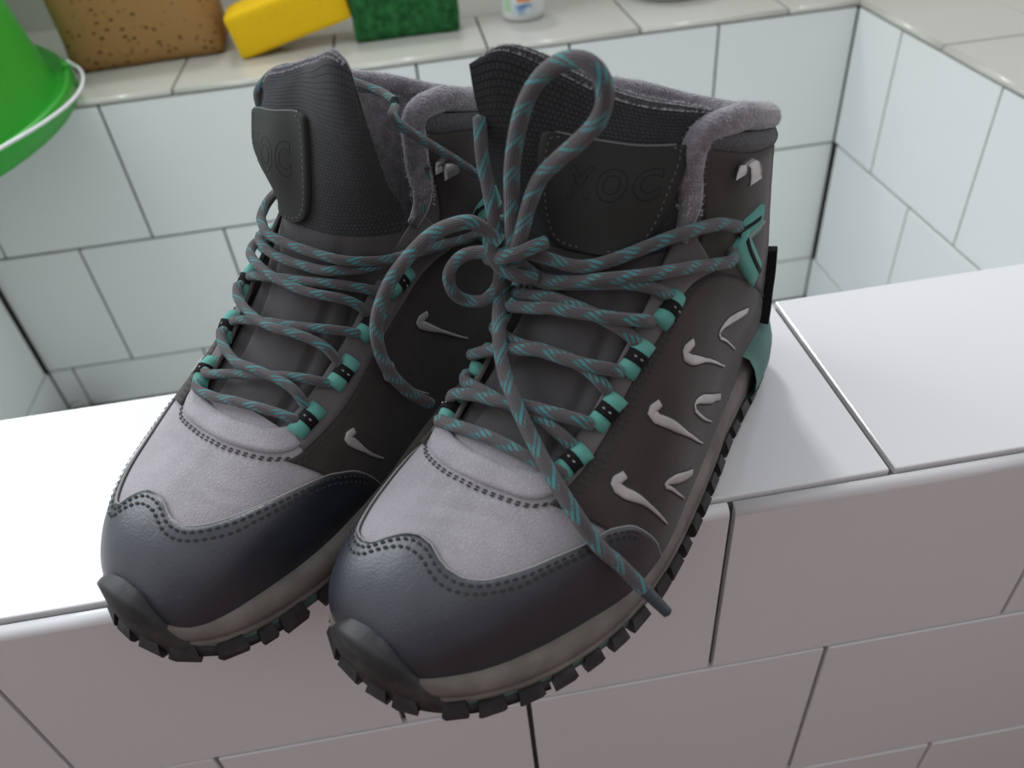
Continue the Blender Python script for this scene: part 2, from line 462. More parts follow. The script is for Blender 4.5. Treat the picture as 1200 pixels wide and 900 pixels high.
# ------------------------------------------------------------------ tongue surface
TROWS_U = [5.75, 6.5, 7.4, 8.3, 9.2]
TB = np.array([-1, -.72, -.36, 0, .36, .70, 1.0])
def tongue_rows(mx, lx=0.0, lz=0.0):
    rows = []
    for u in TROWS_U:
        vv = np.where(TB < 0, TB * -TB * 0 + TB * .36, TB * .30)
        rows.append(on_shell(np.c_[np.full(7, u), vv], np.full(7, -.0028)))
    def row(x, z, y=(-.043, -.032, -.016, 0, .015, .027, .036)):
        x = np.array(x, float); z = np.array(z, float) * np.ones(7)
        x[6] -= .007; x[5] -= .003
        x[0] += mx; x[1] += mx * .55; x[2] += mx * .15
        q = float(np.clip((np.mean(z) - .145) / .03, 0, 1))
        x[6] += lx * 1.3 * q; x[5] += lx * .7 * q; x[4] += lx * .3 * q
        z = z + lz * q * np.array([0, 0, .5, 1, 1, 1, .8]) * np.clip((np.mean(z) - .17) / .03, 0, 1)
        rows.append(np.c_[x, y, z])
    row([.124, .132, .1365, .1365, .133, .125, .112], .150)
    row([.130, .134, .134, .1315, .127, .118, .104], .172)
    row([.134, .134, .130, .1255, .119, .110, .098], [.194, .194, .192, .189, .187, .186, .185])
    row([.137, .135, .127, .120, .113, .105, .093], [.211, .2135, .206, .199, .196, .193, .190])
    row([.138, .1345, .125, .117, .110, .103, .092], [.2235, .226, .215, .205, .200, .198, .195])
    return np.array(rows)

class Tongue:
    def __init__(s, mx, lx=0.0, lz=0.0):
        s.R = tongue_rows(mx, lx, lz); s.n = len(s.R)
    def pt(s, r, b):
        r = np.atleast_1d(r); b = np.atleast_1d(b)
        k = np.interp(b, TB, np.arange(7))
        rows = cat(s.R.reshape(s.n, -1), r).reshape(len(r), 7, 3)
        return np.array([cat(rows[i], [k[i]])[0] for i in range(len(r))])
    def on(s, rb, d=0.0):
        rb = np.asarray(rb, float); h = .03
        a = s.pt(rb[:, 0] + h, rb[:, 1]) - s.pt(rb[:, 0] - h, rb[:, 1]); b = s.pt(rb[:, 0], np.clip(rb[:, 1] + h, -1, 1)) - s.pt(rb[:, 0], np.clip(rb[:, 1] - h, -1, 1))
        n = np.cross(b, a); n /= np.linalg.norm(n, axis=1)[:, None] + 1e-12
        n = np.where(n[:, :1] < 0, -n, n)
        return s.pt(rb[:, 0], rb[:, 1]) + n * np.asarray(d, float).reshape(-1, 1) * np.ones((len(rb), 1))

# ------------------------------------------------------------------ sole outline
OUT_LAT = [(-.018, .004), (-.0165, .016), (-.009, .029), (.008, .0375), (.035, .0425), (.07, .0475), (.105, .055), (.14, .0615), (.17, .0655), (.195, .066), (.215, .063), (.235, .057), (.252, .0495), (.266, .0412), (.2765, .0330), (.2840, .0240), (.2890, .0125)]
OUT_MED = [(.2910, -.003), (.2890, -.0185), (.2835, -.0298), (.2740, -.0382), (.2590, -.0445), (.24, -.049), (.22, -.0515), (.195, -.0505), (.165, -.046), (.13, -.0425), (.1, -.041), (.065, -.040), (.03, -.038), (.008, -.034), (-.008, -.025), (-.016, -.011)]
_ol = np.array(OUT_LAT + OUT_MED)
def outline(n):
    P = np.vstack([_ol[-3:], _ol, _ol[:3]])
    D = cat(P, np.linspace(3, 3 + len(_ol), 60 * len(_ol) + 1))
    s = np.r_[0, np.cumsum(np.linalg.norm(np.diff(D, axis=0), axis=1))]
    q = np.linspace(0, s[-1], n + 1)[:-1]
    Q = np.stack([np.interp(q, s, D[:, k]) for k in range(2)], 1)
    T = np.roll(Q, -1, 0) - np.roll(Q, 1, 0); T /= np.linalg.norm(T, axis=1)[:, None]
    return Q, np.c_[T[:, 1], -T[:, 0]] * OSG
OSG = -1.0
def zb(x):
    x = np.asarray(x, float)
    return np.where(x > .19, .013 * ((x - .19) / .1) ** 2, 0) + np.where(x < .02, .004 * ((.02 - x) / .04) ** 2, 0)

def sole_ring(levels, n=120, lo=None, sel=None, close=True, grow=.6):
    """skin through the outline at (offset, height above the tread) levels"""
    Q, N = outline(n)
    if sel is not None:
        idx = [i for i in range(n) if sel(Q[i])]
        # rotate so the run is continuous
        st = [k for k in range(len(idx)) if (idx[k] - 1) % n not in idx]
        if st: idx = idx[st[0]:] + idx[:st[0]]
        Q, N = Q[idx], N[idx]
    rows = []
    for off, h in levels:
        X = Q + N * (off + .0035 * np.clip((Q[:, 0] - .20) / .06, 0, 1) * grow)[:, None]
        hh = h(Q) if callable(h) else h
        rows.append(np.c_[X, zb(Q[:, 0]) + hh])
    P = np.array(rows); F = grid_faces(P.shape[0], P.shape[1], closed=sel is None)
    V = [tuple(v) for v in P.reshape(-1, 3)]
    m = P.shape[1]
    if sel is None and close:
        F.append(tuple(range(m))[::-1]); F.append(tuple((P.shape[0] - 1) * m + k for k in range(m)))
    return V, F

# ------------------------------------------------------------------ the boots
CAP_LAT = [(3.87, .051), (3.75, .100), (3.67, .144), (3.67, .198), (3.75, .247), (3.94, .296), (4.19, .329), (4.58, .367), (5.0, .396), (5.46, .427), (5.88, .446), (6.05, .465), (6.32, .516), (6.53, .599), (6.80, .744), (6.95, .95)]
CAP_MED_A = [(3.7, -.016), (3.54, -.072), (3.44, -.129), (3.51, -.19), (3.74, -.253), (4.16, -.322), (4.74, -.387), (5.38, -.453), (5.89, -.516), (6.21, -.579), (6.56, -.664), (6.85, -.80), (6.95, -.95)]
CAP_MED_B = [(3.89, .001), (3.8, -.055), (3.58, -.114), (3.34, -.173), (3.29, -.24), (3.52, -.34), (4.1, -.39), (4.74, -.42), (5.38, -.46), (5.89, -.516), (6.21, -.579), (6.56, -.664), (6.85, -.80), (6.95, -.95)]
CAP_LAT_A = [(3.77, .05), (3.67, .10), (3.46, .159), (3.20, .229), (3.30, .28), (3.65, .315), (4.1, .34)] + CAP_LAT[7:]

MARKS_LAT = [[(9.79, .448), (9.46, .424), (9.43, .453), (9.94, .570), (10.35, .70)],
             [(11.7, .661), (11.05, .597), (10.72, .573), (10.53, .575), (10.7, .636), (10.9, .74)],
             [(8.26, .386), (8.03, .369), (7.98, .388), (8.12, .446), (8.37, .554), (8.9, .76)],
             [(9.92, .781), (9.23, .60), (8.92, .557), (8.97, .612), (9.40, .78)],
             [(6.81, .376), (6.58, .363), (6.55, .399), (6.76, .495), (7.15, .72)],
             [(8.30, .76), (7.60, .60), (7.35, .561), (7.50, .62), (7.85, .78)]]
MARKS_MED = [[(8.53, -.525), (8.26, -.514), (8.29, -.544), (8.53, -.658), (8.8, -.76)],
             [(6.96, -.51), (6.74, -.499), (6.78, -.539), (6.97, -.651), (7.2, -.75)],
             [(9.9, -.54), (9.62, -.53), (9.66, -.56), (9.95, -.66), (10.2, -.75)]]
EYE_LAT = [(5.55, .245), (5.9, .25), (7.06, .262), (8.23, .275), (9.51, .322), (10.6, .365), (11.6, .43), (12.3, .58), (12.75, .82), (12.8, .97)]
EYE_MED = [(5.55, -.33), (5.9, -.36), (7.06, -.41), (8.05, -.425), (9.4, -.44), (10.6, -.45), (11.6, -.48), (12.3, -.60), (12.75, -.82), (12.8, -.97)]

def mirror_pts(P, mir):
    P = np.array(P, float); P[:, 1] *= mir; return P

def build_boot(label, loc, ang, mir, mx, cap_lat, cap_med, lace_fn):
    root = bpy.data.objects.new('hiking_boot', None); C.objects.link(root)
    root.location = loc; root.rotation_euler = (0, 0, math.radians(ang))
    tag(root, label, 'boot', 'pair of grey hiking boots')
    def part(name, VF, m, parent=root, smooth=True, lab=None, UV=None):
        a = Acc(); a.add(VF[0], VF[1], UV if UV is not None else (VF[2] if len(VF) > 2 else None))
        o = a.build(name, m, parent, mir, smooth)
        if lab: o['label'] = lab
        return o
    # ---- upper: vamp all round the toe, then two quarters either side of the throat
    a = Acc()
    def sheet(us, v0, v1, nv):
        rows = []
        for u in us:
            vv = np.linspace(v0(u), v1(u), nv); rows.append(shell(np.full(nv, u), vv))
        P = np.array(rows); a.add(P.reshape(-1, 3), grid_faces(len(us), nv))
    sheet(np.linspace(0, 5.95, 110), lambda u: -1, lambda u: 1, 81)
    thr_l = lambda u: float(np.interp(u, [5.95, 6.4, 8.5, 10, 12, 14, 17], [.175, .185, .215, .26, .29, .285, .29]))
    thr_m = lambda u: -float(np.interp(u, [5.95, 6.4, 8.5, 10, 12, 14, 17], [.21, .24, .31, .34, .36, .36, .37]))
    sheet(np.linspace(5.95, NS - .1, 70), thr_l, lambda u: 1, 36)
    sheet(np.linspace(5.95, NS - .1, 70), lambda u: -1, thr_m, 36)
    up = a.build('upper', [M['suede'], M['suede_shaded']], root, mir)
    for f in up.data.polygons:
        if f.index >= 109 * 80: f.material_index = 1
    # ---- throat band (raised U over the vamp), eyestays
    part('throat_band', patch([(6.15, -.345), (5.72, -.31), (5.42, -.235), (5.22, -.11), (5.19, 0), (5.27, .10), (5.42, .19), (5.75, .235), (6.15, .24)],
                              [(6.25, -.262), (6.02, -.235), (5.78, -.17), (5.66, -.07), (5.64, 0), (5.68, .07), (5.80, .135), (6.02, .185), (6.25, .195)], 60, 6, .0016), M['suede'])
    st = Acc()
    for f in (.0, 1.0):
        stitch_uv(np.array([(5.64, -.335), (5.34, -.245), (5.14, -.115), (5.11, 0), (5.19, .105), (5.34, .20), (5.58, .245)]) - np.array([.05 * f, 0]), st, d=.0004)
    eye_l_in = [(u, thr_l(u)) for u in np.linspace(6.1, 12.2, 14)]
    eye_m_in = [(u, thr_m(u)) for u in np.linspace(6.1, 12.2, 14)]
    el = [p for p in EYE_LAT if 5.8 < p[0] < 11.7]; em = [p for p in EYE_MED if 5.8 < p[0] < 11.7]
    part('eyestay', patch(eye_l_in, el, 50, 6, .0018), M['suede_shaded'])
    part('eyestay', patch(eye_m_in, em, 50, 6, .0018), M['suede_shaded'])
    # ---- side panels
    low_l = [(5.95, .47), (6.25, .52), (6.55, .62), (6.95, .90), (8.2, .97), (9.5, .97), (10.5, .97), (11.3, .97), (11.9, .97), (12.4, .985)]
    low_m = [(5.95, -.54), (6.25, -.60), (6.6, -.70), (6.95, -.90), (8.2, -.97), (9.5, -.97), (10.5, -.97), (11.3, -.97), (11.9, -.97), (12.4, -.985)]
    part('side_panel', patch(EYE_LAT, low_l, 70, 18, .0014), M['suede_dark_shaded'])
    part('side_panel', patch(EYE_MED, low_m, 70, 18, .0014), M['suede_dark_shaded'])
    for E_, F_ in ((EYE_LAT, low_l), (EYE_MED, low_m)):
        for off in (.0022, .0045):
            E1 = resample(E_, 60); F1 = resample(F_, 60)
            L_ = np.linalg.norm(shell(E1[:, 0], E1[:, 1]) - shell(F1[:, 0], F1[:, 1]), axis=1)
            stitch_uv(E1 + (F1 - E1) * (off / np.maximum(L_, .012))[:, None], st, d=.0017, length=.002, gap=.0013)
    # ---- ankle panels and knit collar band
    for sg, E_, vf in ((1, EYE_LAT, .30), (-1, EYE_MED, .375)):
        bot = [(11.3, sg * (vf + .06))] + [p for p in E_ if p[0] > 11.5]
        bot[-1] = (12.85, sg * .995)
        top = [(16.0, sg * vf), (16.1, sg * (vf + .08)), (16.25, sg * .50), (16.45, sg * .65), (16.5, sg * .82), (16.3, sg * .995)]
        part('ankle_panel', patch(bot, top, 46, 16, .0012), M['suede_dark_shaded'])
        rim = [(16.9, sg * vf), (16.95, sg * (vf + .08)), (16.95, sg * .5), (16.95, sg * .65), (16.95, sg * .82), (16.95, sg * .995)]
        part('collar_band', patch(top, rim, 46, 8, .0006, puff=.0018), M['knit'])
    # ---- padded rim, front edges and inside lining
    vf_l = [(11.6, .30), (12.6, .292), (13.8, .290), (15.0, .292), (16.0, .300)]
    vf_m = [(11.6, -.362), (12.6, -.366), (13.8, -.368), (15.0, -.37), (16.0, -.375)]
    rimuv = vf_l + [(16.75, .34), (16.98, .42), (17, .52), (17, .64), (17, .78), (17, .92), (17, 1.0)]
    fd = np.interp(np.arange(60), [0, 14, 26, 59], [.0002, .0004, -.003, -.0035])
    P1 = on_shell(resample(rimuv, 60), fd)
    rimuv2 = vf_m + [(16.75, -.40), (16.98, -.47), (17, -.55), (17, -.66), (17, -.80), (17, -.93), (17, -1.0)]
    P2 = on_shell(resample(rimuv2, 60), fd)
    P = np.vstack([P1[:-1], (P1[-1:] + P2[-1:]) / 2, P2[:-1][::-1]])
    P = resample(P, 150)
    bump = np.interp(P[:, 0], [0, .03, .07, .1], [0, .004, .006, .0]) * (P[:, 2] > .15)
    P[:, 2] += bump
    part('padded_rim', tube(P, .005, 14, r_fn=lambda t: .0030 + .0030 * min(1, 14 * min(t, 1 - t)) ** 1.2), M['lining'])
    rn = random.Random(3); fz = Acc()
    ctr = P.mean(0)
    for _ in range(5200):
        i = rn.randrange(6, 144); th = rn.uniform(0, 2 * math.pi)
        T_ = P[i + 1] - P[i - 1]; T_ /= np.linalg.norm(T_); a1 = np.cross(T_, [0.3, .2, .9]); a1 /= np.linalg.norm(a1); a2 = np.cross(T_, a1)
        n_ = a1 * math.cos(th) + a2 * math.sin(th)
        if n_[2] < -.55: continue
        q_ = P[i] + T_ * rn.uniform(-.002, .002) + n_ * .0056
        d_ = n_ + np.array([rn.uniform(-.9, .9) for _k in range(3)]); d_ /= np.linalg.norm(d_)
        w_ = np.cross(d_, [rn.uniform(-1, 1) for _k in range(3)]); w_ = w_ / np.linalg.norm(w_) * .00013
        L_ = rn.uniform(.0010, .0024)
        fz.add([q_ - w_, q_ + w_, q_ + d_ * L_], [(0, 1, 2)])
    fo = fz.build('pile_fibres', M['pile'], root, mir, smooth=False); fo['kind'] = 'stuff'
    a = Acc()
    for sg in (1, -1):
        us = np.linspace(11, 17, 24); vv = np.linspace(.30 if sg > 0 else .37, 1, 30) * sg
        U, V_ = np.meshgrid(us, vv, indexing='ij')
        L_ = shell(U, V_) - shell_n(U, V_) * .0085
        a.add(L_.reshape(-1, 3), grid_faces(24, 30))
    a.build('lining', M['lining'], root, mir)
    # ---- heel counter, heel pull loop
    part('heel_counter', patch([(11.9, .93), (12.4, .87), (13.0, .84), (13.6, .87), (14.0, .94), (14.1, 1.0)], [(11.9, .97), (12.3, .985), (12.7, .99), (13.1, .995), (13.6, .998), (14.1, 1.0)], 24, 8, .003), M['rubber'])
    part('heel_counter', patch([(11.9, -.93), (12.4, -.87), (13.0, -.84), (13.6, -.87), (14.0, -.94), (14.1, -1.0)], [(11.9, -.97), (12.3, -.985), (12.7, -.99), (13.1, -.995), (13.6, -.998), (14.1, -1.0)], 24, 8, .003), M['rubber'])
    for sg in (1, -1):
        part('heel_strap', ribbon([(14.0, sg * .80), (13.3, sg * .79), (12.6, sg * .80), (12.0, sg * .83)], .0055, .0058, n=16, thick=.0055), M['black_web'])
    # ---- toe cap with its notched edge
    E_ = np.array(cap_med[::-1] + cap_lat)
    n = 110; Er = resample(E_, n)
    imid = int(np.argmin(np.abs(Er[:, 1]) + (Er[:, 0] > 5)))
    tF = np.r_[np.linspace(0, .5, imid + 1), np.linspace(.5, 1, n - imid)[1:]]
    Fr = np.stack([np.interp(tF, [0, .34, .5, .66, 1], [6.95, .05, .0, .05, 6.95]), np.interp(tF, [0, .34, .5, .66, 1], [-1, -.98, 0, .98, 1])], 1)
    part('toe_cap', patch(Er, Fr, n, 26, .0016), M['toe'])
    L_ = np.linalg.norm(shell(Er[:, 0], Er[:, 1]) - shell(Fr[:, 0], Fr[:, 1]), axis=1)
    for off in (.0018, .0042):
        stitch_uv((Er + (Fr - Er) * (off / np.maximum(L_, .01))[:, None])[4:-8], st, d=.0018, n=160, length=.0027, gap=.0009, wid=.0013, h=.0007)
    so = st.build('stitching', M['stitch'], root, mir); so['kind'] = 'stuff'; so['label'] = 'rows of dark thread stitches'
    # pale raw edge along the toe cap
    e3 = on_shell(Er, np.full(n, .0012)); part('cap_edge', tube(e3, .0005, 6), M['stitch_light'], lab='pale raw edge of the vamp above the toe cap')
    # ---- reflective marks
    for mk in MARKS_LAT + MARKS_MED:
        part('reflective_mark', ribbon(mk, .003, .0019, n=22, widths=[.0034, .0046, .0046, .0020, .0015, .0009]), M['silver'], lab='pale hooked reflective mark')
        part('mark_border', ribbon(mk, .003, .0015, n=22, widths=[.0048, .0060, .0060, .0033, .0027, .0019]), M['stitch'])
    # ---- sole
    zt = lambda Q: np.interp(Q[:, 0], [0, .06, .2, .29], [.034, .032, .0295, .026])
    part('midsole', sole_ring([(-.004, .008), (.001, .0095), (.0035, .012), (.0036, .0150), (.0022, .0158), (.0036, .0168), (.0036, lambda Q: zt(Q) - .007), (.0025, lambda Q: zt(Q) - .002), (-.001, zt), (-.007, zt)]), M['mid'])
    part('outsole', sole_ring([(-.004, .0035), (.002, .0045), (.0025, .008), (.0025, .0108), (-.004, .0112)]), M['teal_foam'], lab='thin teal layer between lugs and midsole')
    part('heel_foam', sole_ring([(.0, .010), (.0062, .012), (.0088, .018), (.0086, .026), (.0066, .034), (.0030, .040), (-.004, .042)], sel=lambda q: q[0] < .042), M['teal_foam'], lab='teal foam wrapped round the heel')
    # lugs round the tread
    Q, N = outline(360)
    s = np.r_[0, np.cumsum(np.linalg.norm(np.diff(np.vstack([Q, Q[:1]]), axis=0), axis=1))]
    rnd = random.Random(5); q = 0.002
    while q < s[-1] - .010:
        ln = rnd.uniform(.0095, .0130)
        i0, i1 = int(np.searchsorted(s, q)) % 360, int(np.searchsorted(s, q + ln)) % 360
        if i1 < i0: break
        gr = .0021 * min(1, max(0, (Q[i0][0] - .20) / .06)); A_, B_ = Q[i0] + N[i0] * gr, Q[i1] + N[i1] * gr; na, nb = N[i0], N[i1]; d_ = (B_ - A_) * .12
        zz = float(zb((A_[0] + B_[0]) / 2)); tw = rnd.uniform(-.15, .15) * (B_ - A_)
        h_ = rnd.uniform(.0105, .0135)
        V = []
        for off, z_, k in ((-.016, -.0004, 1.6), (.0024, -.0004, 1.6), (.0062, .0026, 1.0), (.0074, h_ * .6, .2), (.0050, h_ + .0008, .9), (-.016, h_, 0)):
            V.append((*(A_ + na * off + d_ * k + tw * (off > 0)), zz + z_)); V.append((*(B_ + nb * off - d_ * k + tw * (off > 0)), zz + z_))
        F = [(2 * k, 2 * k + 1, 2 * ((k + 1) % 6) + 1, 2 * ((k + 1) % 6)) for k in range(6)] + [(0, 2, 4, 6, 8, 10), (11, 9, 7, 5, 3, 1)]
        part('lug', (V, F), M['rubber'], smooth=False)
        q += ln + rnd.uniform(.0030, .0048)
    # inner tread studs under the foot
    for x in np.linspace(.02, .26, 9):
        for y in (-.014, .014):
            V = [(x + dx * k, y + dy * k, float(zb(x)) + z_) for z_, k in ((0, .8), (.008, 1)) for dx, dy in ((-.009, -.008), (.009, -.008), (.009, .008), (-.009, .008))]
            part('lug', (V, [(3, 2, 1, 0), (4, 5, 6, 7)] + [(i, (i + 1) % 4, (i + 1) % 4 + 4, i + 4) for i in range(4)]), M['rubber'], smooth=False)
    # toe bumper
    top = lambda Q: np.interp(np.abs(Q[:, 1] + .001), [0, .011, .018, .024, .030, .035], [.0380, .0365, .0310, .0220, .0125, .0090])
    part('toe_bumper', sole_ring([(-.006, .0030), (.0036, .0030), (.0056, .0055), (.0062, lambda Q: .55 * top(Q)), (.0052, lambda Q: top(Q) - .0015), (.0030, top), (-.004, lambda Q: top(Q) + .001)], n=240, sel=lambda q: q[0] > .246, grow=.25), M['rubber'])
    # ---- tongue
    T = Tongue(*mx[:3]); lc, lh = mx[3:]
    nr, nb_ = 64, 41
    rr = np.linspace(0, T.n - 1, nr); bb = np.linspace(-1, 1, nb_)
    rows = []; uvs = []
    for r in rr:
        # gusset folds low on the tongue, plain padding higher up
        k = float(np.interp(r, [3.5, 5.0], [1, 0]))
        prof = np.interp(np.abs(bb), [0, .40, .47, .54, .62, .74, .80, .86, 1], [.0012, .0006, -.0022, .0000, .0008, .0000, -.0022, -.0005, -.0005]) * k
        pad = (1 - np.abs(bb) ** 3) * .002 * (1 - k)
        rows.append(T.on(np.c_[np.full(nb_, r), bb], prof + pad))
    s_w = .085; s_h = .165
    front = np.array(rows)
    edge = (1 - np.abs(bb) ** 4)
    extra = []
    tp = front[-1]; back = np.array([-1, 0, 0])
    for dx, dz in ((-.0012, .0025), (-.004, .0042), (-.0075, .0040), (-.0105, .0015), (-.0125, -.004)):
        e = tp.copy(); e[:, 0] += dx * edge - .0004; e[:, 2] += dz * edge; extra.append(e)
    for kk in range(10, 34, 4):
        e = front[-1 - kk].copy(); e[:, 0] -= .0115 * edge + .0004; extra.append(e)
    P = np.vstack([front, np.array(extra)])
    lens = np.r_[0, np.cumsum(np.linalg.norm(np.diff(P[:, nb_ // 2], axis=0), axis=1))]
    UV = [(b * s_w / 2, l_) for l_ in lens for b in bb]
    mi = np.linspace(0, 1, len(P))
    low = nr * 4.75 / (T.n - 1)
    a = Acc(); a.add(P.reshape(-1, 3), grid_faces(len(P), nb_), UV)
    to = a.build('tongue', [M['suede_mid'], M['mesh'], M['lining']], root, mir)
    for f in to.data.polygons:
        if f.index // (nb_ - 1) > low: f.material_index = 1
        if f.index // (nb_ - 1) > nr + 1: f.material_index = 2
    fz = Acc(); rn = random.Random(11)
    for _ in range(1500):
        j = rn.randrange(2, nb_ - 3); f_ = rn.random(); rw = rn.choice((nr, nr + 1, nr + 2))
        q_ = P[rw, j] * (1 - f_) + P[rw, j + 1] * f_
        d_ = np.array([rn.uniform(-.8, .6), rn.uniform(-.8, .8), rn.uniform(.3, 1)]); d_ /= np.linalg.norm(d_)
        w_ = np.cross(d_, [rn.uniform(-1, 1) for _k in range(3)]); w_ = w_ / np.linalg.norm(w_) * .00012
        fz.add([q_ - w_, q_ + w_, q_ + d_ * rn.uniform(.0008, .0018)], [(0, 1, 2)])
    fo = fz.build('pile_fibres', M['pile'], to, mir, smooth=False); fo['kind'] = 'stuff'
    # leatherette patch with pressed lettering
    rl = lambda z: z
    side = [(4.92, .25), (4.96, .55), (5.15, .76), (5.7, .92), (6.5, 1.0), (7.0, 1.0), (7.22, .96), (7.28, .80)]
    tE = [(r, lc - lh * q) for r, q in side]; tF_ = [(r, min(.985, lc + lh * q)) for r, q in side]
    lb = part('tongue_label', patch(tE, tF_, 34, 18, .0042, surf=T.on, thick=.0022), M['label'])
    sl = Acc()
    for cv in (tE, tF_):
        k = np.array(cv); ctr = np.array([6.1, lc]); k = ctr + (k - ctr) * np.array([.92, .88])
        k = resample(k, 60); Pk = T.on(k, np.full(60, .0046)); Nk = T.on(k, np.full(60, .0056)) - Pk; stitches(Pk, Nk, sl, length=.0016, gap=.0014, wid=.0006, h=.0003)
    q = sl.build('stitching', M['stitch_label'], lb, mir); q['kind'] = 'stuff'
    te = resample(np.array([tE[-1], (7.29, lc), tF_[-1]]), 24); part('piping', tube(T.on(te, np.full(24, .0040)), .0005, 6), M['stitch_label'], parent=lb)
    cu = bpy.data.curves.new('lettering', 'FONT'); cu.body = 'MOC'; cu.size = 1.0; cu.align_x = 'CENTER'; cu.fill_mode = 'NONE' if hasattr(cu, 'fill_mode') else 'BOTH'
    cu.bevel_depth = .015; cu.bevel_resolution = 1; cu.offset = .04; cu.space_character = 1.32
    tmp = bpy.data.objects.new('lettering', cu); C.objects.link(tmp)
    me = bpy.data.meshes.new_from_object(tmp.evaluated_get(bpy.context.evaluated_depsgraph_get()))
    bpy.data.objects.remove(tmp)
    co = np.array([v.co for v in me.vertices])
    if len(co):
        x = co[:, 0]; wx = x.max() - x.min(); xc = (x - (x.max() + x.min()) / 2) / wx
        b = lc + lh * .12 + xc * mir * lh * 1.28
        r = 5.98 + (co[:, 1] / .72) * .62
        Pt = T.on(np.c_[r, b], .0042 + co[:, 2] * .006)
        Pt[:, 1] *= mir
        for v, p_ in zip(me.vertices, Pt): v.co = p_
        me.update(); link_mesh('lettering', me, M['emboss'], lb)
    # ---- lace loops of teal webbing with a black middle
    def loop(uv, side):
        u, v = uv; h = .05
        c_ = on_shell([[u, v]], .0022)[0]
        t = on_shell([[u + .3, v + side * .012]], .0022)[0] - on_shell([[u - .3, v - side * .012]], .0022)[0]; t /= np.linalg.norm(t)
        n = shell_n(np.array([u]), np.array([v]))[0]; n -= t * (n @ t); n /= np.linalg.norm(n); b = np.cross(n, t)
        def saddle(s0, s1, w, hh, drop):
            rows = []
            for s_ in np.linspace(s0, s1, 6):
                row = []
                for th in np.linspace(-.15, math.pi + .15, 11):
                    row.append(c_ + t * s_ + b * math.cos(th) * w * (1 + .18 * abs(s_) / .008) + n * (math.sin(th) * hh - drop * (abs(s_) / .008) ** 2))
                rows.append(row)
            e0 = [c_ + t * s0 * 1.02 - n * .002 for _ in range(11)]; e1 = [c_ + t * s1 * 1.02 - n * .002 for _ in range(11)]
            Pp = np.array([e0] + rows + [e1]); return Pp.reshape(-1, 3), grid_faces(8, 11)
        lo = part('lace_loop', saddle(-.0085, .0085, .0042, .0046, .0016), M['teal_web'], lab='teal webbing loop with a black band')
        part('band', saddle(-.0027, .0027, .0045, .0050, .0002), M['black_web'], parent=lo)
        dots = Acc()
        for w_ in (-.0016, .0016):
            pp = c_ + b * w_ + n * .0050
            dots.add([pp + t * .0005, pp + b * .0009, pp - t * .0005, pp - b * .0009, pp + n * .0004], [(0, 1, 4), (1, 2, 4), (2, 3, 4), (3, 0, 4)])
        dots.build('thread_dot', M['stitch_light'], lo, mir)
    for uv in ((6.35, .216), (7.48, .237), (8.60, .261), (9.88, .321)): loop(uv, 1)
    for uv in ((6.38, -.298), (7.60, -.342), (8.78, -.367), (10.01, -.397)): loop(uv, -1)
    for sg, sh_ in ((1, 0), (-1, -.06)):
        def sv(L): return [(u, sg * v + sh_) for u, v in L]
        wb = part('ankle_webbing', ribbon(sv([(14.45, .60), (14.1, .555), (13.55, .50), (13.15, .48)]), .0125, .0032, n=14, thick=.003), M['teal_web'], lab='teal webbing anchor at the ankle')
        part('band', ribbon(sv([(14.35, .575), (14.05, .535), (13.55, .48), (13.2, .46)]), .0022, .0036, n=12), M['black_web'], parent=wb)
        part('band', ribbon(sv([(14.35, .615), (14.05, .575), (13.55, .52), (13.2, .50)]), .0014, .0036, n=12), M['stitch_light'], parent=wb)
        wb = part('ankle_webbing', ribbon(sv([(13.2, .475), (12.95, .50), (12.75, .56), (12.68, .61)]), .0125, .0034, n=14, thick=.003), M['teal_web'], lab='teal webbing anchor at the ankle')
        part('band', ribbon(sv([(13.3, .50), (13.05, .53), (12.9, .58), (12.85, .62)]), .0026, .0038, n=12), M['black_web'], parent=wb)
        # steel lace hook: foot plate, neck and curled lip
        hu, hv = (15.84, .456) if sg > 0 else (14.95, -.425)
        c_ = on_shell([[hu, hv]], .0012)[0]; n = shell_n(np.array([hu]), np.array([hv]))[0]
        t = on_shell([[hu + .4, hv]], .0012)[0] - c_; t /= np.linalg.norm(t); b = np.cross(n, t)
        rows = []
        for (dn, dt, w_) in ((0, -.006, .004), (.0006, -.002, .0042), (.0012, .001, .0036), (.004, .0022, .0032), (.0062, .0012, .0034), (.0074, -.002, .0044), (.0078, -.0055, .0050), (.0068, -.0066, .0046)):
            rows.append([c_ + n * dn + t * dt + b * w_ * k for k in (-1, -.5, 0, .5, 1)])
        P_ = np.array(rows); P2_ = P_ + n * .0010 - t * .0003
        V = np.vstack([P_.reshape(-1, 3), P2_.reshape(-1, 3)]); F = grid_faces(8, 5) + [tuple(i + 40 for i in f) for f in grid_faces(8, 5)]
        for i in range(7): F += [(i * 5, (i + 1) * 5, (i + 1) * 5 + 40, i * 5 + 40), (i * 5 + 4, i * 5 + 44, (i + 1) * 5 + 44, (i + 1) * 5 + 4)]
        F += [(0, 1, 41, 40), (1, 2, 42, 41), (2, 3, 43, 42), (3, 4, 44, 43), (35, 36, 76, 75), (36, 37, 77, 76), (37, 38, 78, 77), (38, 39, 79, 78)]
        part('lace_hook', (V, F), M['metal'], lab='worn steel lace hook')
    lace_fn(root, mir, T)
    return root

LR = .0029
def strand(acc, P, r=LR, n=None):
    P = np.asarray(P, float); L = np.linalg.norm(np.diff(P, axis=0), axis=1).sum()
    P = resample(P, n or max(12, int(L / .002)))
    acc.add(*tube(P, r, 10))
def sh_strand(acc, uv, d=.0048, ends=.002, r=LR):
    uv = resample(uv, 20); dd = np.full(20, d); dd[0] = dd[-1] = ends; dd[1] = dd[-2] = (d + ends) / 2 + .0008
    strand(acc, on_shell(uv, dd), r)

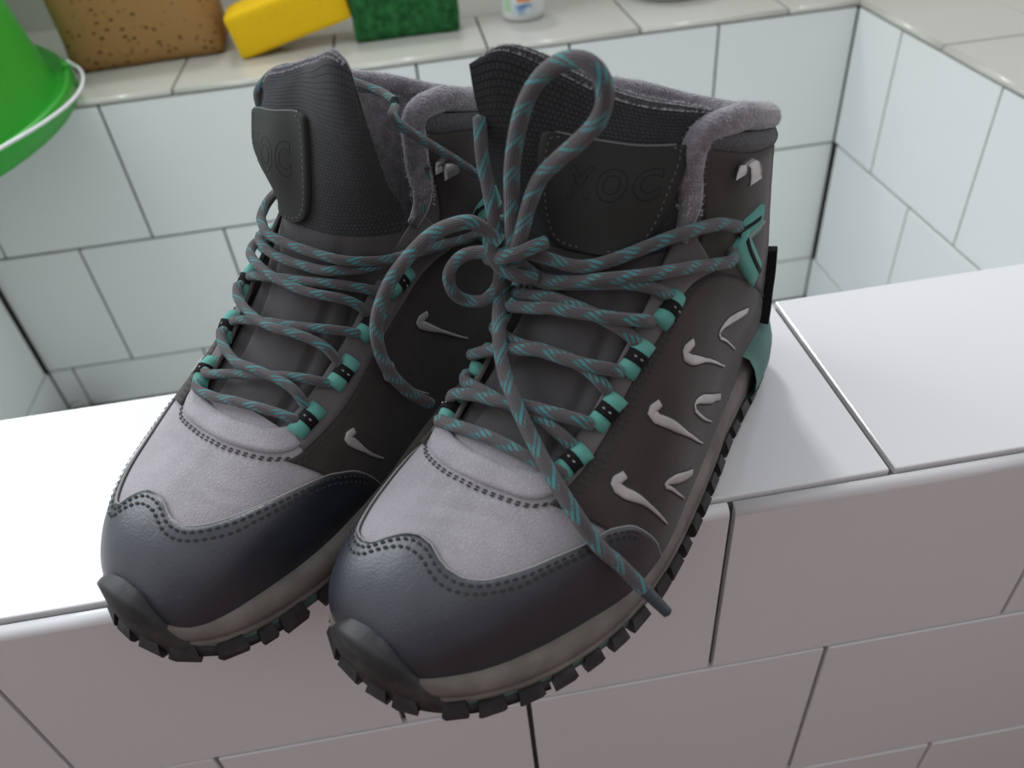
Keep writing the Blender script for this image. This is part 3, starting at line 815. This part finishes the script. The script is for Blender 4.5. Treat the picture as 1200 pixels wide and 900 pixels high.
def laces_b(root, mir, T):
    a = Acc()
    for uv, d in [([(6.05, -.31), (5.95, -.22), (5.93, -.136), (5.96, .01), (5.99, .121), (6.02, .19), (6.12, .22)], .0046),
               ([(7.3, -.36), (6.95, -.279), (6.71, -.06), (6.74, .043), (6.68, .126), (6.60, .198)], .0050),
               ([(6.5, -.33), (6.56, -.26), (6.6, -.17), (6.67, -.035), (6.81, .046), (6.95, .132), (7.13, .216)], .0075),
               ([(8.4, -.37), (8.1, -.25), (7.88, -.096), (7.92, .02), (7.97, .096), (7.92, .158), (7.81, .217)], .0050),
               ([(7.7, -.37), (7.55, -.30), (7.71, -.107), (7.89, .022), (7.93, .076), (8.03, .151), (8.23, .234)], .0078),
               ([(9.5, -.39), (9.1, -.28), (8.88, -.184), (8.93, -.011), (8.94, .125), (8.92, .193), (8.87, .258)], .0052),
               ([(8.9, -.38), (8.6, -.28), (8.6, -.108), (8.77, .024), (9.03, .159), (9.39, .272)], .0078),
               ([(10.3, -.40), (9.6, -.25), (9.2, -.071), (9.51, .073), (9.9, .188), (10.16, .311)], .0050),
               ([(10.4, -.40), (9.6, -.22), (9.28, -.034), (9.89, .148), (10.67, .285), (11.73, .40), (12.5, .455)], .0075)]:
        sh_strand(a, uv, d)
    # from the ankle anchors to the knot
    P = list(on_shell([(13.4, .43), (12.88, .352), (11.51, .249)], .0062)) + [np.array([.145, .012, .148]), np.array([.1515, -.008, .1495]), np.array([.153, -.022, .150])]
    strand(a, P)
    P = list(on_shell([(13.2, -.50), (12.6, -.40), (11.4, -.30)], .0062)) + [np.array([.146, -.040, .153]), np.array([.152, -.033, .150]), np.array([.154, -.024, .149])]
    strand(a, P)
    # knot: cord wrapped round itself
    kc = np.array([.1565, -.0225, .1500])
    th = np.linspace(0, 2 * math.pi * 1.6, 40)
    strand(a, np.c_[kc[0] + .0042 * np.cos(th), kc[1] + .0052 * np.sin(th) * .9, kc[2] - .004 + .009 * th / th[-1]], LR * 1.05)
    strand(a, [(.158, -.034, .1455), (.1625, -.028, .148), (.1635, -.021, .1515), (.161, -.013, .155), (.157, -.008, .1575), (.152, -.006, .1575)], LR * 1.05)
    strand(a, [(.158, -.031, .158), (.163, -.027, .154), (.164, -.022, .147), (.160, -.014, .1425), (.155, -.010, .141)], LR * 1.05)
    # upright bow loop
    strand(a, [(.157, -.020, .153), (.156, -.0198, .162), (.155, -.0198, .1727), (.155, -.0183, .1881), (.155, -.0147, .2029), (.155, -.0099, .2154), (.155, -.0029, .2259), (.1545, .0062, .2332), (.154, .0150, .2355), (.1535, .0214, .2328), (.153, .0244, .2255), (.153, .0216, .2155), (.153, .0133, .2060), (.153, .0035, .1968), (.153, -.0060, .1866), (.154, -.0116, .1745), (.156, -.0147, .1625), (.158, -.017, .154)], LR * 1.15)
    # second lace end hanging down between the boots
    strand(a, [(.160, -.024, .156), (.163, -.032, .1635), (.168, -.0360, .1665), (.176, -.0470, .1620), (.184, -.0580, .1500), (.190, -.0670, .1360), (.195, -.0735, .1180), (.196, -.0750, .1010), (.193, -.0742, .0850), (.186, -.0720, .0690), (.177, -.0680, .0560)], LR * 1.1)
    # small ring of slack
    strand(a, [(.162, -.027, .151), (.163, -.0345, .1500), (.166, -.0420, .1470), (.168, -.0480, .1395), (.168, -.0500, .1310), (.166, -.0480, .1240), (.163, -.0420, .1215), (.161, -.0350, .1240), (.159, -.0290, .1320), (.159, -.0260, .1430)])
    # lace end climbing beside the tongue
    strand(a, [(.160, -.026, .155), (.156, -.0300, .1660), (.152, -.0345, .1755), (.150, -.0375, .1830), (.148, -.0395, .1910), (.143, -.0430, .2010)])
    # long lace end over the vamp and toe cap, with its sealed tip
    tail = [np.array([.160, -.0225, .147])] + list(on_shell([(9.35, -.235), (8.61, -.213), (7.89, -.139), (7.27, -.062), (6.7, .026), (6.24, .11), (5.88, .206), (5.65, .32), (5.59, .45)], [.012, .0115, .0118, .0118, .0115, .0085, .0075, .0068, .0060]))
    tail += [np.array([.2105, .0660, .0590]), np.array([.2096, .0725, .0530]), np.array([.2089, .0780, .0480])]
    strand(a, tail, LR * 1.12)
    lo = a.build('lace', M['lace'], root, mir); lo['label'] = 'grey lace with teal flecks, tied in a bow with one long end over the toe'
    g = Acc(); g.add(*tube(resample(np.array([(.2090, .0770, .0490), (.2084, .0820, .0445), (.2075, .0885, .0385)]), 10), .0026, 10, r_fn=lambda t: .0030 - .0007 * t)); g.build('aglet', M['aglet'], lo, mir)

def laces_a(root, mir, T):
    a = Acc()
    for uv, d in [([(6.1, .205), (5.9, .17), (5.85, .082), (5.91, .01), (6.01, -.085), (6.22, -.253), (6.27, -.30)], .0046),
               ([(7.4, .225), (7.0, .16), (6.69, .06), (6.70, -.031), (6.71, -.18), (6.55, -.275)], .0076),
               ([(6.4, .215), (6.28, .16), (6.48, .05), (6.66, -.05), (6.98, -.189), (7.24, -.31)], .0050),
               ([(8.5, .25), (8.05, .18), (7.69, .03), (7.75, -.12), (7.80, -.227), (7.68, -.32)], .0076),
               ([(7.6, .23), (7.65, .13), (7.80, -.03), (8.0, -.16), (8.45, -.34)], .0050),
               ([(9.7, .31), (9.2, .24), (8.71, .049), (8.65, -.105), (8.90, -.263), (8.95, -.36)], .0076),
               ([(8.7, .26), (8.65, .134), (8.86, -.093), (9.41, -.32), (9.75, -.39)], .0050),
               ([(10.1, .33), (9.6, .22), (9.2, .075), (9.15, -.078), (9.44, -.197), (10.15, -.318), (12.6, -.53)], .0062),
               ([(13.2, .47), (11.6, .33), (10.3, .22), (9.77, .127), (9.49, -.013), (9.59, -.147), (10.04, -.285), (11.16, -.408), (13.2, -.55)], .0088)]:
        sh_strand(a, uv, d * .92, r=.0024)
    strand(a, list(on_shell([(14.85, -.52), (15.15, -.455)], .0085)) + [np.array([.112, -.0445, .1955]), np.array([.104, -.037, .1985])], .0022)
    strand(a, [(.098, -.032, .1985), (.090, -.016, .198), (.090, .004, .201), (.096, .018, .2065), (.106, .030, .2075), (.114, .038, .200), (.113, .042, .190)], .0022)
    strand(a, list(on_shell([(14.4, -.375), (13.6, -.37), (12.6, -.365), (11.6, -.355)], .0030)), .0017)
    lo = a.build('lace', M['lace'], root, mir); lo['label'] = 'grey lace with teal flecks, crossed tightly'

boot_b = build_boot('grey hiking boot with a tied lace bow and a long lace end over its toe', (.163, .122, 0), 224, 1, (.008, 0, 0, .18, .62), CAP_LAT, CAP_MED_B, laces_b)
boot_a = build_boot('grey hiking boot without a bow, standing beside the boot with the lace bow', (.036, .187, 0), 229, -1, (-.006, .022, .008, .42, .60), CAP_LAT_A, CAP_MED_A, laces_a)

# ------------------------------------------------------------------ things round the basin
def thing(name, label, cat_, loc, rz=0.0, group=None, rot=None):
    o = bpy.data.objects.new(name, None); C.objects.link(o); o.location = loc; o.rotation_euler = rot or (0, 0, rz)
    return tag(o, label, cat_, group)

def lathe(prof, n=48):
    """(r, z) profile revolved"""
    V, F = [], []
    for r, z in prof:
        for k in range(n):
            t = 2 * math.pi * k / n; V.append((r * math.cos(t), r * math.sin(t), z))
    m = len(prof)
    for i in range(m - 1):
        for k in range(n): F.append((i * n + k, i * n + (k + 1) % n, (i + 1) * n + (k + 1) % n, (i + 1) * n + k))
    return V, F

ws = flat_part('wall_unseen_sill', box_bm(-1.4, 1.2, 1.16, 1.30, 0.0, .52), M['tile_rim'], None); ws['kind'] = 'structure'  # unseen sill wall, added to block the window light from the far rim
wb = flat_part('wall_unseen_back', box_bm(-4, 4, -2.2, -2.1, -.80, 1.7), M['room_wall'], None); wb['kind'] = 'structure'  # unseen wall, added to dim the low light on the near wall's front
fr = flat_part('floor', box_bm(-4, 4, -2.1, -.0, -.80, -.76), M['room_floor'], None); fr['kind'] = 'structure'
def plastic(name, col, rough=.35, trans=0.0, sss=0.0):
    m = mat(name, col, rough, .5, var=(12, .06))
    b = m.node_tree.nodes['Principled BSDF']
    b.inputs['Transmission Weight'].default_value = trans
    if sss:
        b.inputs['Subsurface Weight'].default_value = sss; b.inputs['Subsurface Radius'].default_value = (.01, .02, .01); b.inputs['Subsurface Scale'].default_value = .5
    return m
M['green_plastic'] = plastic('green_plastic', (.022, .34, .022), .38)
M['wire'] = mat('white_coated_wire', (.75, .76, .76), .3, .5)

bk = thing('bucket', 'green plastic bucket standing upside down beside the brown sponge', 'bucket', (-.775, .716, .0005))
RB = .352
body = [(RB + .001, .0175), (RB - .001, .022), (RB - .012, .08), (RB - .026, .16), (RB - .042, .235), (RB - .048, .242), (RB - .060, .245), (.02, .245), (0.0005, .245)]
V, F = lathe(body, 72); pydata('body', V, F, M['green_plastic'], bk)
lip = [(RB - .004, .0), (RB + .016, -.0002), (RB + .0195, .001), (RB + .020, .022), (RB + .0180, .0265), (RB + .012, .0215), (RB + .001, .0175)]
V, F = lathe(lip, 72); pydata('rim', V, F, M['green_plastic'], bk)
for k in range(2):
    t = math.radians(22 + 180 * k)
    bm = box_bm(-.014, .014, -.004, .006, .0, .03, .002)
    o = link('handle_lug', bm, M['green_plastic'], bk); o.location = (math.cos(t) * (RB + .0165), math.sin(t) * (RB + .0165), 0); o.rotation_euler = (0, 0, t + math.pi / 2 + math.pi)
t = np.linspace(math.radians(22), math.radians(-158), 60)
ww = RB + .0215 + .021 * np.exp(-((t - math.radians(0)) / math.radians(20)) ** 2) * np.clip((t[0] - t) / .12, 0, 1) + .004 * np.sin((t - t[0]) / (t[-1] - t[0]) * math.pi)
V, F, UV = tube(np.stack([ww * np.cos(t), ww * np.sin(t), np.full(60, .030)], 1), .0020, 8); pydata('wire_handle', V, F, M['wire'], bk)

# sponges and scouring pad on the far rim
def sponge_mat(name, col, dark, scale, thr, stretch=(1, 1, 1), strength=.6):
    m = mat(name, col, .9, .15)
    n = m.node_tree.nodes; l = m.node_tree.links; b = n['Principled BSDF']
    tc = n.new('ShaderNodeTexCoord'); mp = n.new('ShaderNodeMapping'); mp.inputs['Scale'].default_value = stretch
    l.new(tc.outputs['Object'], mp.inputs['Vector'])
    v = n.new('ShaderNodeTexVoronoi'); v.inputs['Scale'].default_value = scale; v.inputs['Randomness'].default_value = 1
    l.new(mp.outputs['Vector'], v.inputs['Vector'])
    sp = n.new('ShaderNodeSeparateColor'); l.new(v.outputs['Color'], sp.inputs[0])
    mul = n.new('ShaderNodeMath'); mul.operation = 'MULTIPLY_ADD'; l.new(sp.outputs[0], mul.inputs[0]); mul.inputs[1].default_value = -.35; mul.inputs[2].default_value = thr
    mr = n.new('ShaderNodeMapRange'); mr.inputs['From Min'].default_value = 0; mr.inputs['From Max'].default_value = .08
    sub = n.new('ShaderNodeMath'); sub.operation = 'SUBTRACT'; l.new(v.outputs['Distance'], sub.inputs[0]); l.new(mul.outputs[0], sub.inputs[1])
    l.new(sub.outputs[0], mr.inputs['Value'])
    nz = n.new('ShaderNodeTexNoise'); nz.inputs['Scale'].default_value = 60; l.new(tc.outputs['Object'], nz.inputs['Vector'])
    mx = n.new('ShaderNodeMix'); mx.data_type = 'RGBA'; l.new(mr.outputs['Result'], mx.inputs['Factor'])
    mx.inputs['A'].default_value = (*dark, 1); mx.inputs['B'].default_value = (*col, 1)
    l.new(mx.outputs['Result'], b.inputs['Base Color'])
    bp = n.new('ShaderNodeBump'); bp.inputs['Strength'].default_value = strength; bp.inputs['Distance'].default_value = .003
    l.new(mr.outputs['Result'], bp.inputs['Height']); l.new(bp.outputs['Normal'], b.inputs['Normal'])
    return m
M['brown_sponge'] = sponge_mat('brown_sponge', (.36, .20, .075), (.07, .034, .014), 105, .30, (1, 1, 1.9))
M['yellow_sponge'] = sponge_mat('yellow_sponge', (.80, .50, .012), (.6, .34, .01), 260, .22, strength=.2)
M['green_pad'] = mat('green_scouring_felt', (.025, .125, .038), .95, .1, bump=(260, 1.0, .003), var=(90, .5))

def soft_block(name, label, sx, sy, sz, loc, rot, m, r):
    bm = box_bm(-sx / 2, sx / 2, -sy / 2, sy / 2, 0, sz)
    bmesh.ops.subdivide_edges(bm, edges=bm.edges[:], cuts=9, use_grid_fill=True)
    rn = random.Random(sx * 1000)
    c_ = Vector((0, 0, sz / 2)); h_ = Vector((sx / 2 - r, sy / 2 - r, sz / 2 - r))
    for v in bm.verts:
        q = v.co - c_
        k = Vector((max(-h_.x, min(h_.x, q.x)), max(-h_.y, min(h_.y, q.y)), max(-h_.z, min(h_.z, q.z))))
        d = q - k
        if d.length > 1e-9: v.co = c_ + k + d.normalized() * r
        v.co.x += math.sin(v.co.z * 60 + v.co.y * 31) * .0009; v.co.y += math.sin(v.co.x * 40 + 1.0) * .001
    o = link(name, bm, m, None); o.location = loc; o.rotation_euler = rot
    return tag(o, label, 'sponge')
soft_block('car_sponge', 'big brown sponge with dark pores beside the green bucket', .203, .10, .115, (-.3455, .950, .0), (0, 0, math.radians(3)), M['brown_sponge'], .012)
soft_block('yellow_sponge', 'smooth yellow sponge tilted between brown sponge and green pad', .158, .075, .056, (-.140, .908, .0155), (0, math.radians(-12.5), math.radians(2)), M['yellow_sponge'], .005)
tag(soft_block('scouring_pad', 'rough green scouring pad standing on the tiled rim', .143, .045, .075, (.0075, .897, 0), (0, 0, math.radians(-1)), M['green_pad'], .005), cat_='scouring pad')

# white pot with a printed label, and a round white dish behind it
M['white_plastic'] = plastic('white_plastic', (.74, .75, .73), .35)
def label_mat(name):
    m = bpy.data.materials.new(name); m.use_nodes = True; n = m.node_tree.nodes; l = m.node_tree.links; b = n['Principled BSDF']
    b.inputs['Roughness'].default_value = .4
    tc = n.new('ShaderNodeTexCoord'); v = n.new('ShaderNodeTexNoise'); v.inputs['Scale'].default_value = 70; l.new(tc.outputs['Object'], v.inputs['Vector'])
    r = n.new('ShaderNodeValToRGB'); e = r.color_ramp.elements
    e[0].position = .40; e[0].color = (.12, .22, .42, 1); e[1].position = .6; e[1].color = (.62, .70, .72, 1)
    l.new(v.outputs['Fac'], r.inputs['Fac'])
    l.new(r.outputs['Color'], b.inputs['Base Color']); return m
M['blue_label'] = label_mat('blue_and_white_print')
M['orange_print'] = mat('orange_print', (.75, .25, .08), .4)
M['green_print'] = mat('pale_green_print', (.45, .66, .42), .4)
cp = thing('plastic_pot', 'small white plastic pot with blue printed label on the far rim', 'pot', (.170, .905, 0), math.radians(-95))
V, F = lathe([(.0005, .001), (.026, .001), (.0285, .003), (.0300, .012), (.0330, .07), (.0345, .072), (.0345, .076), (.0325, .076), (.030, .02), (.0005, .016)], 40); pydata('body', V, F, M['white_plastic'], cp)
def wrap(z0, z1, a0, a1, m, nm):
    n = 14; V = []; rr = lambda z: .0300 + (z - .012) * .003 / .058 + .0006
    for z in (z0, z1):
        for t in np.linspace(a0, a1, n): V.append((rr(z) * math.cos(t), rr(z) * math.sin(t), z))
    pydata(nm, V, [(i, i + 1, n + i + 1, n + i) for i in range(n - 1)], m, cp)
wrap(.010, .024, -.55, .35, M['blue_label'], 'label')
wrap(.027, .034, -.30, .30, M['orange_print'], 'label'); wrap(.014, .030, -.95, -.62, M['green_print'], 'label')
V, F = lathe([(.0005, .001), (.050, .001), (.058, .004), (.066, .016), (.070, .03), (.067, .031), (.062, .016), (.054, .007), (.0005, .005)], 56)
ds = pydata('dish', V, F, M['white_plastic']); ds.location = (.392, .935, 0); tag(ds, 'round white dish standing past the small white pot on the far rim', 'dish')
# dark plug lying in the bottom of the basin
pg = thing('drain_plug', 'dark grey round plug on the basin floor below the green bucket', 'plug', (-.575, .735, ZB))
V, F = lathe([(.0005, 0), (.036, 0), (.040, .006), (.038, .014), (.022, .018), (.010, .020), (.009, .034), (.0005, .036)], 32); pydata('body', V, F, M['rubber'], pg)
V, F, UV = tube(np.array([(.012 * math.cos(t), 0, .040 + .012 * math.sin(t)) for t in np.linspace(0, 2 * math.pi, 24)]), .0018, 8); pydata('pull_ring', V, F, M['metal'], pg)
